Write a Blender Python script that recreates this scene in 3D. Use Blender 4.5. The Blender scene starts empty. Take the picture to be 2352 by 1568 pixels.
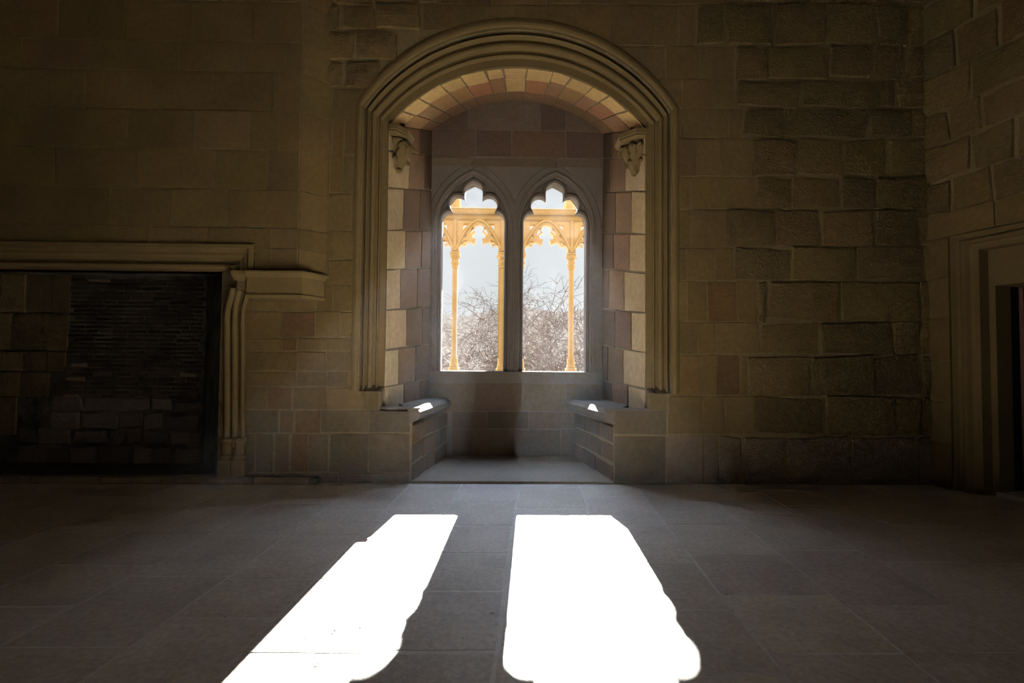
import bpy, bmesh, math, random
from mathutils import Vector, Matrix, noise
from mathutils.geometry import tessellate_polygon
R_ = math.radians
C = bpy.context.scene.collection
SC = bpy.context.scene
rnd = random.Random(7)

# ------------------------------------------------------------ camera
F, EYE = 1200.0, 1.10
YAW, PITCH, ROLL = R_(1.0), R_(1.95), R_(0.5)
cam_d = bpy.data.cameras.new('camera'); cam = bpy.data.objects.new('camera', cam_d); C.objects.link(cam)
fw = Vector((math.sin(YAW)*math.cos(PITCH), math.cos(YAW)*math.cos(PITCH), math.sin(PITCH)))
r0 = Vector((math.cos(YAW), -math.sin(YAW), 0)); u0 = r0.cross(fw)
rt = r0*math.cos(ROLL)+u0*math.sin(ROLL); up = u0*math.cos(ROLL)-r0*math.sin(ROLL)
cam.matrix_world = Matrix(((rt.x, up.x, -fw.x, 0), (rt.y, up.y, -fw.y, 0), (rt.z, up.z, -fw.z, EYE), (0, 0, 0, 1)))
cam_d.sensor_width = 36; cam_d.lens = F/2352*36; cam_d.clip_start = .02; cam_d.clip_end = 3000
SC.camera = cam

# ------------------------------------------------------------ sky, sun, exposure
SUN = 230.0
AUREOLE = 15.5
REAR_FILL = 1.0         # fill glow of the added windows behind the camera
SC.view_settings.view_transform = 'Standard'; SC.view_settings.look = 'None'
SC.view_settings.exposure = 0.0; SC.view_settings.gamma = 1; SC.view_settings.use_curve_mapping = False
w = bpy.data.worlds.new('sky'); SC.world = w; w.use_nodes = True
nt = w.node_tree; nt.nodes.clear()
o_ = nt.nodes.new('ShaderNodeOutputWorld'); bg = nt.nodes.new('ShaderNodeBackground'); cr = nt.nodes.new('ShaderNodeValToRGB')
tc = nt.nodes.new('ShaderNodeTexCoord'); sp = nt.nodes.new('ShaderNodeSeparateXYZ')
nt.links.new(tc.outputs['Generated'], sp.inputs[0]); nt.links.new(sp.outputs['Z'], cr.inputs[0])
cr.color_ramp.elements[0].position = 0.0; cr.color_ramp.elements[0].color = (.88, .90, .92, 1)
cr.color_ramp.elements[1].position = .9; cr.color_ramp.elements[1].color = (.42, .60, .95, 1)
e = cr.color_ramp.elements.new(.35); e.color = (.84, .88, .93, 1)
# brighter sky high on the sun's side
mr = nt.nodes.new('ShaderNodeMapRange'); mr.interpolation_type = 'SMOOTHSTEP'; mr.inputs[1].default_value = .36; mr.inputs[2].default_value = .62; mr.inputs[3].default_value = 1.0; mr.inputs[4].default_value = AUREOLE
my = nt.nodes.new('ShaderNodeMath'); my.operation = 'GREATER_THAN'; my.inputs[1].default_value = 0.0
mm_ = nt.nodes.new('ShaderNodeMix'); mm_.inputs['A'].default_value = 1.0
nt.links.new(sp.outputs['Z'], mr.inputs[0]); nt.links.new(sp.outputs['Y'], my.inputs[0]); nt.links.new(my.outputs[0], mm_.inputs['Factor']); nt.links.new(mr.outputs[0], mm_.inputs['B'])
nt.links.new(mm_.outputs[0], bg.inputs[1]); nt.links.new(cr.outputs[0], bg.inputs[0])
nt.links.new(bg.outputs[0], o_.inputs[0])
TANE, AZ = .442, .049
sd = bpy.data.lights.new('sun', 'SUN'); sd.energy = SUN; sd.angle = R_(.53); sd.color = (1, .96, .9)
so = bpy.data.objects.new('sun', sd); C.objects.link(so)
so.rotation_euler = Vector((-AZ, -1, -TANE)).to_track_quat('-Z', 'Y').to_euler(); so.location = (0, 30, 15)
cy = SC.cycles
cy.use_adaptive_sampling = True; cy.adaptive_threshold = .03; cy.max_bounces = 6; cy.diffuse_bounces = 5; cy.glossy_bounces = 4; cy.transparent_max_bounces = 12; cy.volume_bounces = 1
cy.sample_clamp_indirect = 6; cy.use_denoising = True; cy.caustics_reflective = False; cy.caustics_refractive = False
try: cy.denoising_input_passes = 'RGB_ALBEDO_NORMAL'
except Exception: pass

# ------------------------------------------------------------ measuring helpers
D, W, G = 4.68, 5.88, 8.55      # wall face, back of the window niche, gallery outside
def ray(px, py): return fw*F + rt*(px-1176) - up*(py-784)
def at(px, py, Y):
    d = ray(px, py); t = Y/d.y; return Vector((d.x*t, Y, EYE+d.z*t))
def X(px, Y, py=825): return at(px, py, Y).x
def Z(py, Y, px=1176): return at(px, py, Y).z
def hit(px, py, p0, n):
    d = ray(px, py); o = Vector((0, 0, EYE)); t = (p0-o).dot(n)/d.dot(n); return o+d*t
def floor_y(py, px=1176):
    d = ray(px, py); return d.y*EYE/-d.z

# ------------------------------------------------------------ object helpers
def tag(o, label=None, cat=None, group=None, kind=None):
    if label: o['label'] = label
    if cat: o['category'] = cat
    if group: o['group'] = group
    if kind: o['kind'] = kind
    return o
def obj(name, bm, mat, parent=None, smooth=False):
    me = bpy.data.meshes.new(name)
    bm.to_mesh(me); bm.free()
    if smooth:
        for p in me.polygons: p.use_smooth = True
    o = bpy.data.objects.new(name, me); C.objects.link(o)
    for m in (mat if isinstance(mat, (list, tuple)) else [mat]): me.materials.append(m)
    if parent: o.parent = parent
    return o
def fixn(bm): bmesh.ops.recalc_face_normals(bm, faces=bm.faces[:]); return bm
def empty(name, loc=(0, 0, 0)):
    o = bpy.data.objects.new(name, None); C.objects.link(o); o.location = loc
    o.empty_display_size = .1
    return o
def keep(o, parent):           # parent while geometry stays in world coordinates
    o.parent = parent; o.matrix_parent_inverse = Matrix.Translation(-Vector(parent.location)); return o
def box(bm, x0, x1, y0, y1, z0, z1):
    vs = [bm.verts.new((x, y, z)) for x in (x0, x1) for y in (y0, y1) for z in (z0, z1)]
    for f in ((0,1,3,2),(4,6,7,5),(0,4,5,1),(2,3,7,6),(0,2,6,4),(1,5,7,3)): bm.faces.new([vs[i] for i in f])
    return vs
def prism(bm, pts, fn):
    """pts 2-D outline; fn(u,v,k) -> 3-D for k = 0 near, 1 far"""
    a = [bm.verts.new(fn(u, v, 0)) for u, v in pts]; b = [bm.verts.new(fn(u, v, 1)) for u, v in pts]
    n = len(pts)
    for q in tessellate_polygon([[Vector((u, v, 0)) for u, v in pts]]):
        if len(set(q)) < 3: continue
        bm.faces.new([a[i] for i in q]); bm.faces.new([b[i] for i in q[::-1]])
    for i in range(n):
        j = (i+1) % n
        bm.faces.new((a[j], a[i], b[i], b[j]))
def rings(bm, rs, closed=True, cap=False):
    """loft rings of equal length"""
    V = [[bm.verts.new(p) for p in r] for r in rs]
    n = len(V[0])
    for a, b in zip(V, V[1:]):
        for i in range(n if closed else n-1):
            j = (i+1) % n
            bm.faces.new((a[i], a[j], b[j], b[i]))
    if cap:
        bm.faces.new(V[0][::-1]); bm.faces.new(V[-1])
    return V
def lathe(bm, cx, cy, prof, n=20, sq=None):
    """prof: (radius, z) ; sq = set of profile indices that are square"""
    rs = []
    for k, (r, z) in enumerate(prof):
        ring = []
        for i in range(n):
            a = 2*math.pi*(i+.5)/n
            q = r
            if sq and k in sq:
                q = r/max(abs(math.cos(a)), abs(math.sin(a)))
            ring.append((cx+q*math.cos(a), cy+q*math.sin(a), z))
        rs.append(ring)
    rings(bm, rs, True, True)
def tube(bm, pts, rad, n=8, cap=True):
    rs = []
    for i, p in enumerate(pts):
        p = Vector(p)
        a = Vector(pts[max(i-1, 0)]); b = Vector(pts[min(i+1, len(pts)-1)])
        t = (b-a).normalized()
        s = t.cross(Vector((0, 1, 0)))
        if s.length < .1: s = t.cross(Vector((1, 0, 0)))
        s.normalize(); q = s.cross(t)
        r = rad[i] if isinstance(rad, (list, tuple)) else rad
        rs.append([p+(s*math.cos(2*math.pi*k/n)+q*math.sin(2*math.pi*k/n))*r for k in range(n)])
    rings(bm, rs, True, cap)
def plate(name, outline, holes, y0, y1, mat, parent=None, bevel=0.0):
    """solid plate in the X-Z plane with holes, between y0 and y1"""
    cu = bpy.data.curves.new('t', 'CURVE'); cu.dimensions = '2D'; cu.fill_mode = 'BOTH'
    cu.extrude = (y1-y0)/2-bevel
    if bevel: cu.bevel_depth = bevel; cu.bevel_resolution = 1; cu.offset = -bevel
    for pl in [outline]+holes:
        s = cu.splines.new('POLY'); s.points.add(len(pl)-1); s.use_cyclic_u = True
        for p, (x, z) in zip(s.points, pl): p.co = (x, z, 0, 1)
    t = bpy.data.objects.new('t', cu)
    C.objects.link(t)
    bpy.context.view_layer.update()
    me = bpy.data.meshes.new_from_object(t.evaluated_get(bpy.context.evaluated_depsgraph_get()))
    bpy.data.objects.remove(t); bpy.data.curves.remove(cu)
    me.name = name
    me.transform(Matrix(((1, 0, 0, 0), (0, 0, -1, (y0+y1)/2), (0, 1, 0, 0), (0, 0, 0, 1))))
    me.materials.clear(); me.materials.append(mat)
    for p in me.polygons: p.use_smooth = False; p.material_index = 0
    o = bpy.data.objects.new(name, me); C.objects.link(o)
    if parent: o.parent = parent
    return o

# ------------------------------------------------------------ materials
def nodes(name):
    m = bpy.data.materials.new(name); m.use_nodes = True; nt = m.node_tree; nt.nodes.clear()
    out = nt.nodes.new('ShaderNodeOutputMaterial'); b = nt.nodes.new('ShaderNodeBsdfPrincipled'); nt.links.new(b.outputs[0], out.inputs[0])
    return m, nt, b, out
def N(nt, t, **k):
    n = nt.nodes.new(t)
    for a, v in k.items():
        if a.startswith('i_'): n.inputs[a[2:].replace('_', ' ')].default_value = v
        else: setattr(n, a, v)
    return n
def stone(name, base, base2, rough=.85, bump=.25, scale=1.0, peck=0.0, attr=True, stain=.35, spec=.25):
    m, nt, b, out = nodes(name); L = nt.links.new
    geo = N(nt, 'ShaderNodeNewGeometry'); pos = geo.outputs['Position']
    n1 = N(nt, 'ShaderNodeTexNoise', i_Scale=1.7*scale, i_Detail=8.0, i_Roughness=.62); L(pos, n1.inputs['Vector'])
    n2 = N(nt, 'ShaderNodeTexNoise', i_Scale=22*scale, i_Detail=6.0, i_Roughness=.7); L(pos, n2.inputs['Vector'])
    n3 = N(nt, 'ShaderNodeTexNoise', i_Scale=150*scale, i_Detail=3.0); L(pos, n3.inputs['Vector'])
    mix = N(nt, 'ShaderNodeMix', data_type='RGBA'); mix.inputs['A'].default_value = (*base, 1); mix.inputs['B'].default_value = (*base2, 1)
    rp = N(nt, 'ShaderNodeMapRange'); rp.inputs[1].default_value = .38; rp.inputs[2].default_value = .66; L(n1.outputs[0], rp.inputs[0]); L(rp.outputs[0], mix.inputs['Factor'])
    # grain and blotches
    m2 = N(nt, 'ShaderNodeMix', data_type='RGBA', blend_type='MULTIPLY'); m2.inputs['Factor'].default_value = stain
    rp2 = N(nt, 'ShaderNodeMapRange'); rp2.inputs[1].default_value = .3; rp2.inputs[2].default_value = .62; rp2.inputs[3].default_value = .35; rp2.inputs[4].default_value = 1.1
    L(n2.outputs[0], rp2.inputs[0]); L(mix.outputs['Result'], m2.inputs['A']); L(rp2.outputs[0], m2.inputs['B'])
    last = m2.outputs['Result']
    if attr:
        at_ = N(nt, 'ShaderNodeAttribute', attribute_name='tone')
        m3 = N(nt, 'ShaderNodeMix', data_type='RGBA', blend_type='MULTIPLY'); m3.inputs['Factor'].default_value = 1
        L(last, m3.inputs['A']); L(at_.outputs['Color'], m3.inputs['B']); last = m3.outputs['Result']
    L(last, b.inputs['Base Color']); b.inputs['Roughness'].default_value = rough
    b.inputs['Specular IOR Level'].default_value = spec
    add = N(nt, 'ShaderNodeMath', operation='MULTIPLY_ADD'); add.inputs[1].default_value = .25; L(n3.outputs[0], add.inputs[0]); L(n2.outputs[0], add.inputs[2])
    hgt = add.outputs[0]
    if peck:
        v = N(nt, 'ShaderNodeTexVoronoi', i_Scale=52.0*scale, feature='SMOOTH_F1'); 
        mp = N(nt, 'ShaderNodeMapping'); mp.inputs['Rotation'].default_value = (0, .6, 0); mp.inputs['Scale'].default_value = (1, 1, 1.9)
        nn = N(nt, 'ShaderNodeTexNoise', i_Scale=14.0); L(pos, nn.inputs['Vector'])
        ad = N(nt, 'ShaderNodeMix', data_type='RGBA', blend_type='LINEAR_LIGHT'); ad.inputs['Factor'].default_value = .06
        L(pos, ad.inputs['A']); L(nn.outputs['Color'], ad.inputs['B']); L(ad.outputs['Result'], mp.inputs[0]); L(mp.outputs[0], v.inputs['Vector'])
        ml = N(nt, 'ShaderNodeMath', operation='MULTIPLY'); L(v.outputs[0], ml.inputs[0])
        ml.inputs[1].default_value = peck
        if attr:
            m4 = N(nt, 'ShaderNodeMath', operation='MULTIPLY'); L(at_.outputs['Alpha'], m4.inputs[0]); L(ml.outputs[0], m4.inputs[1]); src = m4.outputs[0]
        else: src = ml.outputs[0]
        a2 = N(nt, 'ShaderNodeMath', operation='ADD'); L(hgt, a2.inputs[0]); L(src, a2.inputs[1]); hgt = a2.outputs[0]
    bp = N(nt, 'ShaderNodeBump', i_Strength=bump, i_Distance=.02); L(hgt, bp.inputs['Height']); L(bp.outputs[0], b.inputs['Normal'])
    return m
def plain(name, col, rough=.8, metal=0.0, emit=None):
    m, nt, b, out = nodes(name)
    b.inputs['Base Color'].default_value = (*col, 1); b.inputs['Roughness'].default_value = rough; b.inputs['Metallic'].default_value = metal
    n = N(nt, 'ShaderNodeTexNoise', i_Scale=25.0, i_Detail=5.0); bp = N(nt, 'ShaderNodeBump', i_Strength=.2, i_Distance=.01)
    g = N(nt, 'ShaderNodeNewGeometry'); nt.links.new(g.outputs['Position'], n.inputs['Vector'])
    mx = N(nt, 'ShaderNodeMix', data_type='RGBA'); mx.inputs['A'].default_value = (*[c*.7 for c in col], 1); mx.inputs['B'].default_value = (*[min(1, c*1.25) for c in col], 1)
    nt.links.new(n.outputs[0], mx.inputs['Factor']); nt.links.new(mx.outputs['Result'], b.inputs['Base Color'])
    nt.links.new(n.outputs[0], bp.inputs['Height']); nt.links.new(bp.outputs[0], b.inputs['Normal'])
    return m
WALLC, WALLC2 = (.142, .098, .036), (.106, .073, .028)
M_wall = stone('sandstone_blocks', WALLC, WALLC2, peck=1.3, bump=.5)
M_mortar = stone('lime_mortar', (.175, .13, .06), (.13, .095, .045), bump=.5, attr=False)
M_trim = stone('dressed_sandstone', (.148, .103, .040), (.12, .083, .032), bump=.12, attr=False, stain=.2)
M_niche = stone('niche_sandstone', (.46, .36, .20), (.36, .27, .16), bump=.3)
M_nback = stone('niche_back_sandstone', (.15, .118, .08), (.12, .09, .065), bump=.3)
M_nichem = stone('niche_mortar', (.24, .19, .12), (.18, .14, .09), bump=.4, attr=False)
M_win = stone('tracery_stone', (.17, .145, .125), (.14, .118, .10), bump=.12, attr=False, stain=.2)
M_floor = stone('floor_slabs', (.76, .70, .64), (.60, .55, .50), rough=.42, bump=.22, stain=.5, scale=1.6, spec=.5)
M_fjoint = stone('floor_joint', (.85, .83, .80), (.60, .57, .54), rough=.42, bump=.2, spec=.5, attr=False)
M_brick = stone('sooty_brick', (.045, .035, .025), (.02, .015, .012), bump=.7)
M_soot = stone('soot_mortar', (.11, .095, .07), (.02, .018, .014), bump=.8, attr=False, scale=1.5)
M_rubble = stone('rubble_stone', (.13, .10, .075), (.08, .065, .06), bump=.8)
M_gold = stone('golden_limestone', (.31, .225, .105), (.27, .188, .083), bump=.15, attr=False, stain=.2)
M_ext = stone('outer_sandstone', (.08, .064, .045), (.07, .055, .04), bump=.2, attr=False)
M_wood = plain('dark_door_wood', (.03, .018, .012), .6)
M_rust = plain('red_brown_paint', (.16, .065, .045), .6)
M_pale = plain('pale_metal', (.8, .78, .74), .4)
M_bark = plain('bark', (.045, .03, .022), .9)
M_twig = plain('twig_bark', (.05, .032, .023), .9)
M_seat = stone('bench_slab', (.12, .095, .072), (.085, .068, .053), rough=.75, bump=.4, attr=False, spec=.2)

# ------------------------------------------------------------ masonry
def tone(kind=0):
    k = rnd.uniform(.88, 1.1)
    c = [k*rnd.uniform(.97, 1.03), k*rnd.uniform(.96, 1.02), k*rnd.uniform(.9, 1.05)]
    if kind == 3: return [k*1.1, k*1.18, k*2.0]  # bluish grey: grime plus the pale veil of light put into the colour
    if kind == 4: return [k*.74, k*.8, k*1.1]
    if kind == 1: c = [c[0]*.86, c[1]*.76, c[2]*.80]       # reddish block
    if kind == 2: c = [c[0]*.8, c[1]*.8, c[2]*.85]
    return c
class Blocks:
    def __init__(s): s.cuts = []; s.bm = bmesh.new(); s.lay = s.bm.loops.layers.float_color.new('tone')
    def add(s, fn, u0, u1, v0, v1, h=.006, gap=.006, bev=.006, jit=.004, rough=0.0, kind=0, nu=1, nv=1, bulge=0.0, col=None):
        c = col or tone(kind)
        if u1-u0 < 3*(gap+bev) or v1-v0 < 3*(gap+bev): return
        ju = [rnd.uniform(-jit, jit) for _ in range(8)]
        def grid(ins, hh, inner):
            g = []
            for j in range(nv+1):
                row = []
                for i in range(nu+1):
                    a, b = i/nu, j/nv
                    uu = u0+ins+(u1-u0-2*ins)*a; vv = v0+ins+(v1-v0-2*ins)*b
                    uu += (ju[0]*(1-a)+ju[1]*a)*(1-b)+(ju[2]*(1-a)+ju[3]*a)*b
                    vv += (ju[4]*(1-a)+ju[5]*a)*(1-b)+(ju[6]*(1-a)+ju[7]*a)*b
                    q = hh+(bulge*math.sin(math.pi*a)*math.sin(math.pi*b) if inner else 0)
                    if inner and bulge: q += rnd.uniform(-.25, .25)*bulge
                    if not inner or i in (0, nu) or j in (0, nv):
                        uu += rnd.uniform(-1, 1)*jit*.35; vv += rnd.uniform(-1, 1)*jit*.35
                    row.append(fn(uu, vv, q))
                g.append(row)
            return g
        G_ = grid(gap+bev, h, True)
        V = [[s.bm.verts.new(p) for p in row] for row in G_]
        fs = []
        for j in range(nv):
            for i in range(nu): fs.append(s.bm.faces.new((V[j][i], V[j][i+1], V[j+1][i+1], V[j+1][i])))
        def rim(V): return [V[0][i] for i in range(nu)]+[V[j][nu] for j in range(nv)]+[V[nv][i] for i in range(nu, 0, -1)]+[V[j][0] for j in range(nv, 0, -1)]
        B = [[s.bm.verts.new(p) for p in row] if (j in (0, nv)) else [s.bm.verts.new(row[0])]+[None]*(nu-1)+[s.bm.verts.new(row[-1])] for j, row in enumerate(grid(gap, -.012, False))]
        ri, ro = rim(V), rim(B); n = len(ri)
        for i in range(n):
            j = (i+1) % n
            fs.append(s.bm.faces.new((ro[i], ro[j], ri[j], ri[i])))
        base = s.bm.faces.new(ro[::-1]); fs.append(base)
        for f in fs:
            for l in f.loops: l[s.lay] = (c[0], c[1], c[2], rough)
    def done(s, name, mat, parent=None): return obj(name, s.bm, mat, parent)
def wallfn(Y): return lambda u, v, h: (u, Y-h, v)

def cut(o, cutter_bm):
    me = bpy.data.meshes.new('c'); fixn(cutter_bm); cutter_bm.to_mesh(me); cutter_bm.free()
    c = bpy.data.objects.new('c', me); C.objects.link(c)
    md = o.modifiers.new('b', 'BOOLEAN'); md.object = c; md.operation = 'DIFFERENCE'; md.solver = 'EXACT'
    bpy.context.view_layer.update()
    nm = bpy.data.meshes.new_from_object(o.evaluated_get(bpy.context.evaluated_depsgraph_get()))
    o.modifiers.clear(); o.data = nm; bpy.data.objects.remove(c)

# ------------------------------------------------------------ niche outline
CX = .120; HW = 1.195
def arch_path(d, zb, n=36, hw=HW):
    """d = distance outward from the inner arris"""
    k = d/.22
    h = hw+d; zc = 3.265+.122*k; zt = 3.822+.325*k
    rise = zt-zc; R = (h*h+rise*rise)/(2*rise); zc0 = zt-R; a = math.asin(min(1, h/R))
    pts = [(CX-h, zb)]
    for i in range(n+1):
        t = -a+2*a*i/n
        pts.append((CX+R*math.sin(t), zc0+R*math.cos(t)))
    pts.append((CX+h, zb))
    return pts
ZB = .805
SLL, SLR = -1.085, 1.318         # opening edges below the moulding
FLL, FLR = -.800, 1.000          # seat fronts at the wall face

FX1 = X(505, D); FZ1 = Z(622, D)  # fireplace opening right edge and top
XL, XR, ZTOP, YB = -6.0, 3.85, 6.4, -5.0

# backing slab of the window wall (mortar face)
bm = bmesh.new()
inner = arch_path(.20, ZB)
poly = [(XL, -.1), (-5.4, -.1), (-5.4, FZ1), (FX1, FZ1), (FX1, -.1), (FLL, -.1), (FLL, .60), (SLL, .62), (SLL, ZB)]+inner+[(SLR, ZB), (SLR, .62), (FLR, .60), (FLR, -.1), (XR+.3, -.1), (XR+.3, ZTOP), (XL, ZTOP)]
prism(bm, poly, lambda u, v, k: (u, D+(.12 if k else 0), v))
wall_back = obj('wall_back', fixn(bm), M_mortar); tag(wall_back, kind='structure')

# dressed and rough blocks of the window wall, course by course
def px_row(Bk, y0, y1, xs, Y=D, kinds=None, roughs=None, h=None, bulges=None, dev=True, fn=None, gap=None):
    for i, (a, b) in enumerate(zip(xs, xs[1:])):
        z0, z1 = Z(y1, Y, (a+b)/2), Z(y0, Y, (a+b)/2)
        k = kinds[i] if kinds else 0; r = roughs[i] if roughs else 0
        hh = (h if h is not None else .006)+rnd.uniform(0, .004)+(rnd.uniform(0, .022) if r else 0)
        T = Bk
        if Y == D and X(b, Y) > CX-HW-.36 and X(a, Y) < CX+HW+.36 and z1 > ZB and z0 < 4.28: T = Blocks(); Bk.cuts.append(T)
        T.add(fn or wallfn(Y), X(a, Y), X(b, Y), z0, z1, h=hh, gap=gap or (.009 if r else .004), bev=.012 if r else .005,
               jit=.02 if r else .006, rough=r, kind=k, nu=5 if r else 1, nv=4 if r else 1, bulge=.012 if r else 0)
Bk = Blocks()
ext = [2330]
# (top, bottom, joints, number of smooth blocks before the rough ones)
rows = [(-130, -40, [1330, 1480, 1640, 1780, 1950, 2070], 1), (-40, 12, [1330, 1440, 1560, 1700, 1860, 1980, 2060], 3),
 (12, 107, [1250, 1400, 1560, 1600, 1668, 1780, 1900, 2025, 2100], 3), (107, 184, [1400, 1530, 1610, 1690, 1768, 1909, 2012, 2090], 3),
 (184, 250, [1500, 1568, 1640, 1691, 1845, 2034, 2069], 3), (250, 318, [1545, 1568, 1675, 1709, 1802, 2005, 2098], 3),
 (318, 407, [1545, 1600, 1659, 1732, 1834, 1943, 2045], 3), (407, 482, [1545, 1587, 1680, 1738, 1820, 1936, 2012], 3),
 (482, 569, [1545, 1588, 1672, 1780, 1886, 2009, 2110], 2), (569, 645, [1545, 1578, 1644, 1686, 1816, 1965, 2126], 3),
 (645, 739, [1545, 1577, 1625, 1693, 1739, 1762, 1929, 2112], 4), (739, 814, [1545, 1602, 1644, 1743, 1885, 2047, 2110], 3),
 (814, 909, [1545, 1610, 1646, 1699, 1716, 1858, 2005, 2114], 4), (909, 999, [1534, 1611, 1663, 1734, 1889, 2051, 2116], 3),
 (999, 1112, [1410, 1530, 1612, 1645, 1705, 1804, 1950, 2101], 3)]
for (a, b, xs, ns) in rows:
    xs = xs+[2150]
    kinds = [0]*(len(xs)-1); r = [0 if i < ns else rnd.uniform(.7, 1.2) for i in range(len(xs)-1)]
    for i in range(len(kinds)):
        if i >= ns: kinds[i] = rnd.choice((0, 0, 2, 2, 0))
    if a == 645: kinds[2] = 1
    if a == 814: kinds[2] = 1
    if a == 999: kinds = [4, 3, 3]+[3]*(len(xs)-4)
    px_row(Bk, a, b, xs, kinds=kinds, roughs=r)
# strip between chimney hood and niche, and around the foot of the wall
lrows = [(-130, -40, [660, 760, 900, 1050, 1190, 1330], 2), (-40, 12, [660, 840, 1000, 1120, 1250, 1330], 2), (12, 72, [660, 770, 850, 960, 1073, 1178, 1250], 3),
 (72, 140, [660, 800, 905], 2), (140, 205, [660, 780, 860], 2),
 (205, 275, [660, 750, 835], 0), (275, 357, [660, 752, 780, 835], 0), (357, 445, [660, 748, 778, 835], 0), (445, 530, [660, 752, 800, 835], 0),
 (530, 597, [660, 760, 812, 835], 0), (597, 655, [578, 650, 752, 835], 0), (655, 715, [565, 633, 722, 762, 835], 0),
 (715, 775, [565, 645, 722, 780, 835], 0), (775, 806, [565, 645, 682, 738, 835], 0), (806, 852, [565, 684, 750, 835], 0), (852, 888, [565, 684, 751, 800, 835], 0),
 (888, 941, [565, 617, 674, 751, 835], 0), (941, 994, [565, 644, 680, 740, 850, 945], 0), (994, 1085, [565, 592, 634, 672, 712, 760, 850, 945], 0), (1085, 1112, [505, 640, 780, 945], 0)]
for (a, b, xs, nr) in lrows:
    kinds = [0]*(len(xs)-1)
    r = [.8 if i < nr else 0 for i in range(len(xs)-1)]
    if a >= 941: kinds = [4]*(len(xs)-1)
    if a == 715: kinds[1] = 1
    if a == 775: kinds[1] = 1
    if a == 888: kinds[1] = 1
    if a == 994: kinds[2] = kinds[3] = 1
    if a == 941: kinds[2] = kinds[1] = 1
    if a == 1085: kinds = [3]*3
    px_row(Bk, a, b, xs, kinds=kinds, roughs=r)
# courses under the seats either side
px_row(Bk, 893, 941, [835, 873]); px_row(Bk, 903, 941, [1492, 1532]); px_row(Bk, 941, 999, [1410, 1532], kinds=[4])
cm = bmesh.new(); prism(cm, arch_path(.262, ZB), lambda u, v, k: (u, D+(.3 if k else -.3), v)); fixn(cm)
cme = bpy.data.meshes.new('cutter'); cm.to_mesh(cme); cm.free(); cob = bpy.data.objects.new('cutter', cme); C.objects.link(cob)
tmp = []
for T in Bk.cuts:
    fixn(T.bm); me = bpy.data.meshes.new('b'); T.bm.to_mesh(me); T.bm.free()
    if not len(me.polygons): continue
    o = bpy.data.objects.new('b', me); C.objects.link(o)
    md = o.modifiers.new('b', 'BOOLEAN'); md.object = cob; md.operation = 'DIFFERENCE'; md.solver = 'EXACT'; tmp.append(o)
bpy.context.view_layer.update(); dg = bpy.context.evaluated_depsgraph_get()
for o in tmp:
    m_ = bpy.data.meshes.new_from_object(o.evaluated_get(dg)); Bk.bm.from_mesh(m_); bpy.data.meshes.remove(m_)
for o in tmp: bpy.data.objects.remove(o)
bpy.data.objects.remove(cob)
mas = Bk.done('stone_facing', M_wall, wall_back)

# ------------------------------------------------------------ arch moulding
PROF = [(-.001, .122), (0, .115), (.004, .10), (.052, .098), (.056, .085), (.062, .070), (.069, .068), (.074, .078), (.080, .088), (.098, .086), (.102, .070), (.108, .054),
        (.116, .046), (.127, .044), (.138, .048), (.146, .058), (.150, .066), (.158, .066), (.162, .05), (.166, .024), (.171, .014), (.178, .020), (.184, .046), (.192, .060), (.202, .056), (.207, .03), (.213, -.004), (.222, -.018),
        (.236, -.022), (.252, -.019), (.268, -.012), (.276, -.006), (.280, .01)]
bm = bmesh.new()
rs = [[(x, D+y, z) for x, z in arch_path(d, ZB)] for d, y in PROF]
rings(bm, rs, closed=False)
arch = obj('trim_arch', fixn(bm), M_trim); tag(arch, 'moulded sandstone arch framing the window seat niche', kind='structure')
# stops that end the mouldings
for s in (-1, 1):
    bm = bmesh.new()
    xi, xo = CX+s*HW, CX+s*(HW+.205)
    for a, b, z1 in ((0, .055, .05), (.075, .155, .075), (.16, .21, .10)):
        p0, p1 = CX+s*(HW+a), CX+s*(HW+b)
        v = [bm.verts.new(q) for q in ((p0, D-.001, ZB-.004), (p1, D-.001, ZB-.004), (p0, D+.12, ZB-.004), (p1, D+.12, ZB-.004), (p0, D+.12, ZB+z1), (p1, D+.12, ZB+z1))]
        for f in ((0, 1, 5, 4), (0, 2, 3, 1), (2, 4, 5, 3), (0, 4, 2), (1, 3, 5)): bm.faces.new([v[i] for i in f])
    obj('moulding_stop', fixn(bm), M_trim, arch)

# ------------------------------------------------------------ niche shell: jambs and vault
BXL, BXR = -.830, 1.130
BCX, BHW = (BXL+BXR)/2, (BXR-BXL)/2
def back_path(n=36):
    zc, zt = 3.70, 4.07
    rise = zt-zc; R = (BHW**2+rise**2)/(2*rise); a = math.asin(BHW/R)
    pts = [(BXL, .60)]
    for i in range(n+1):
        t = -a+2*a*i/n; pts.append((BCX+R*math.sin(t), zt-R+R*math.cos(t)))
    pts.append((BXR, .60))
    return pts
fp, bp_ = arch_path(0, .60), back_path()
Y0, Y1 = D+.11, W+.02
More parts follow.
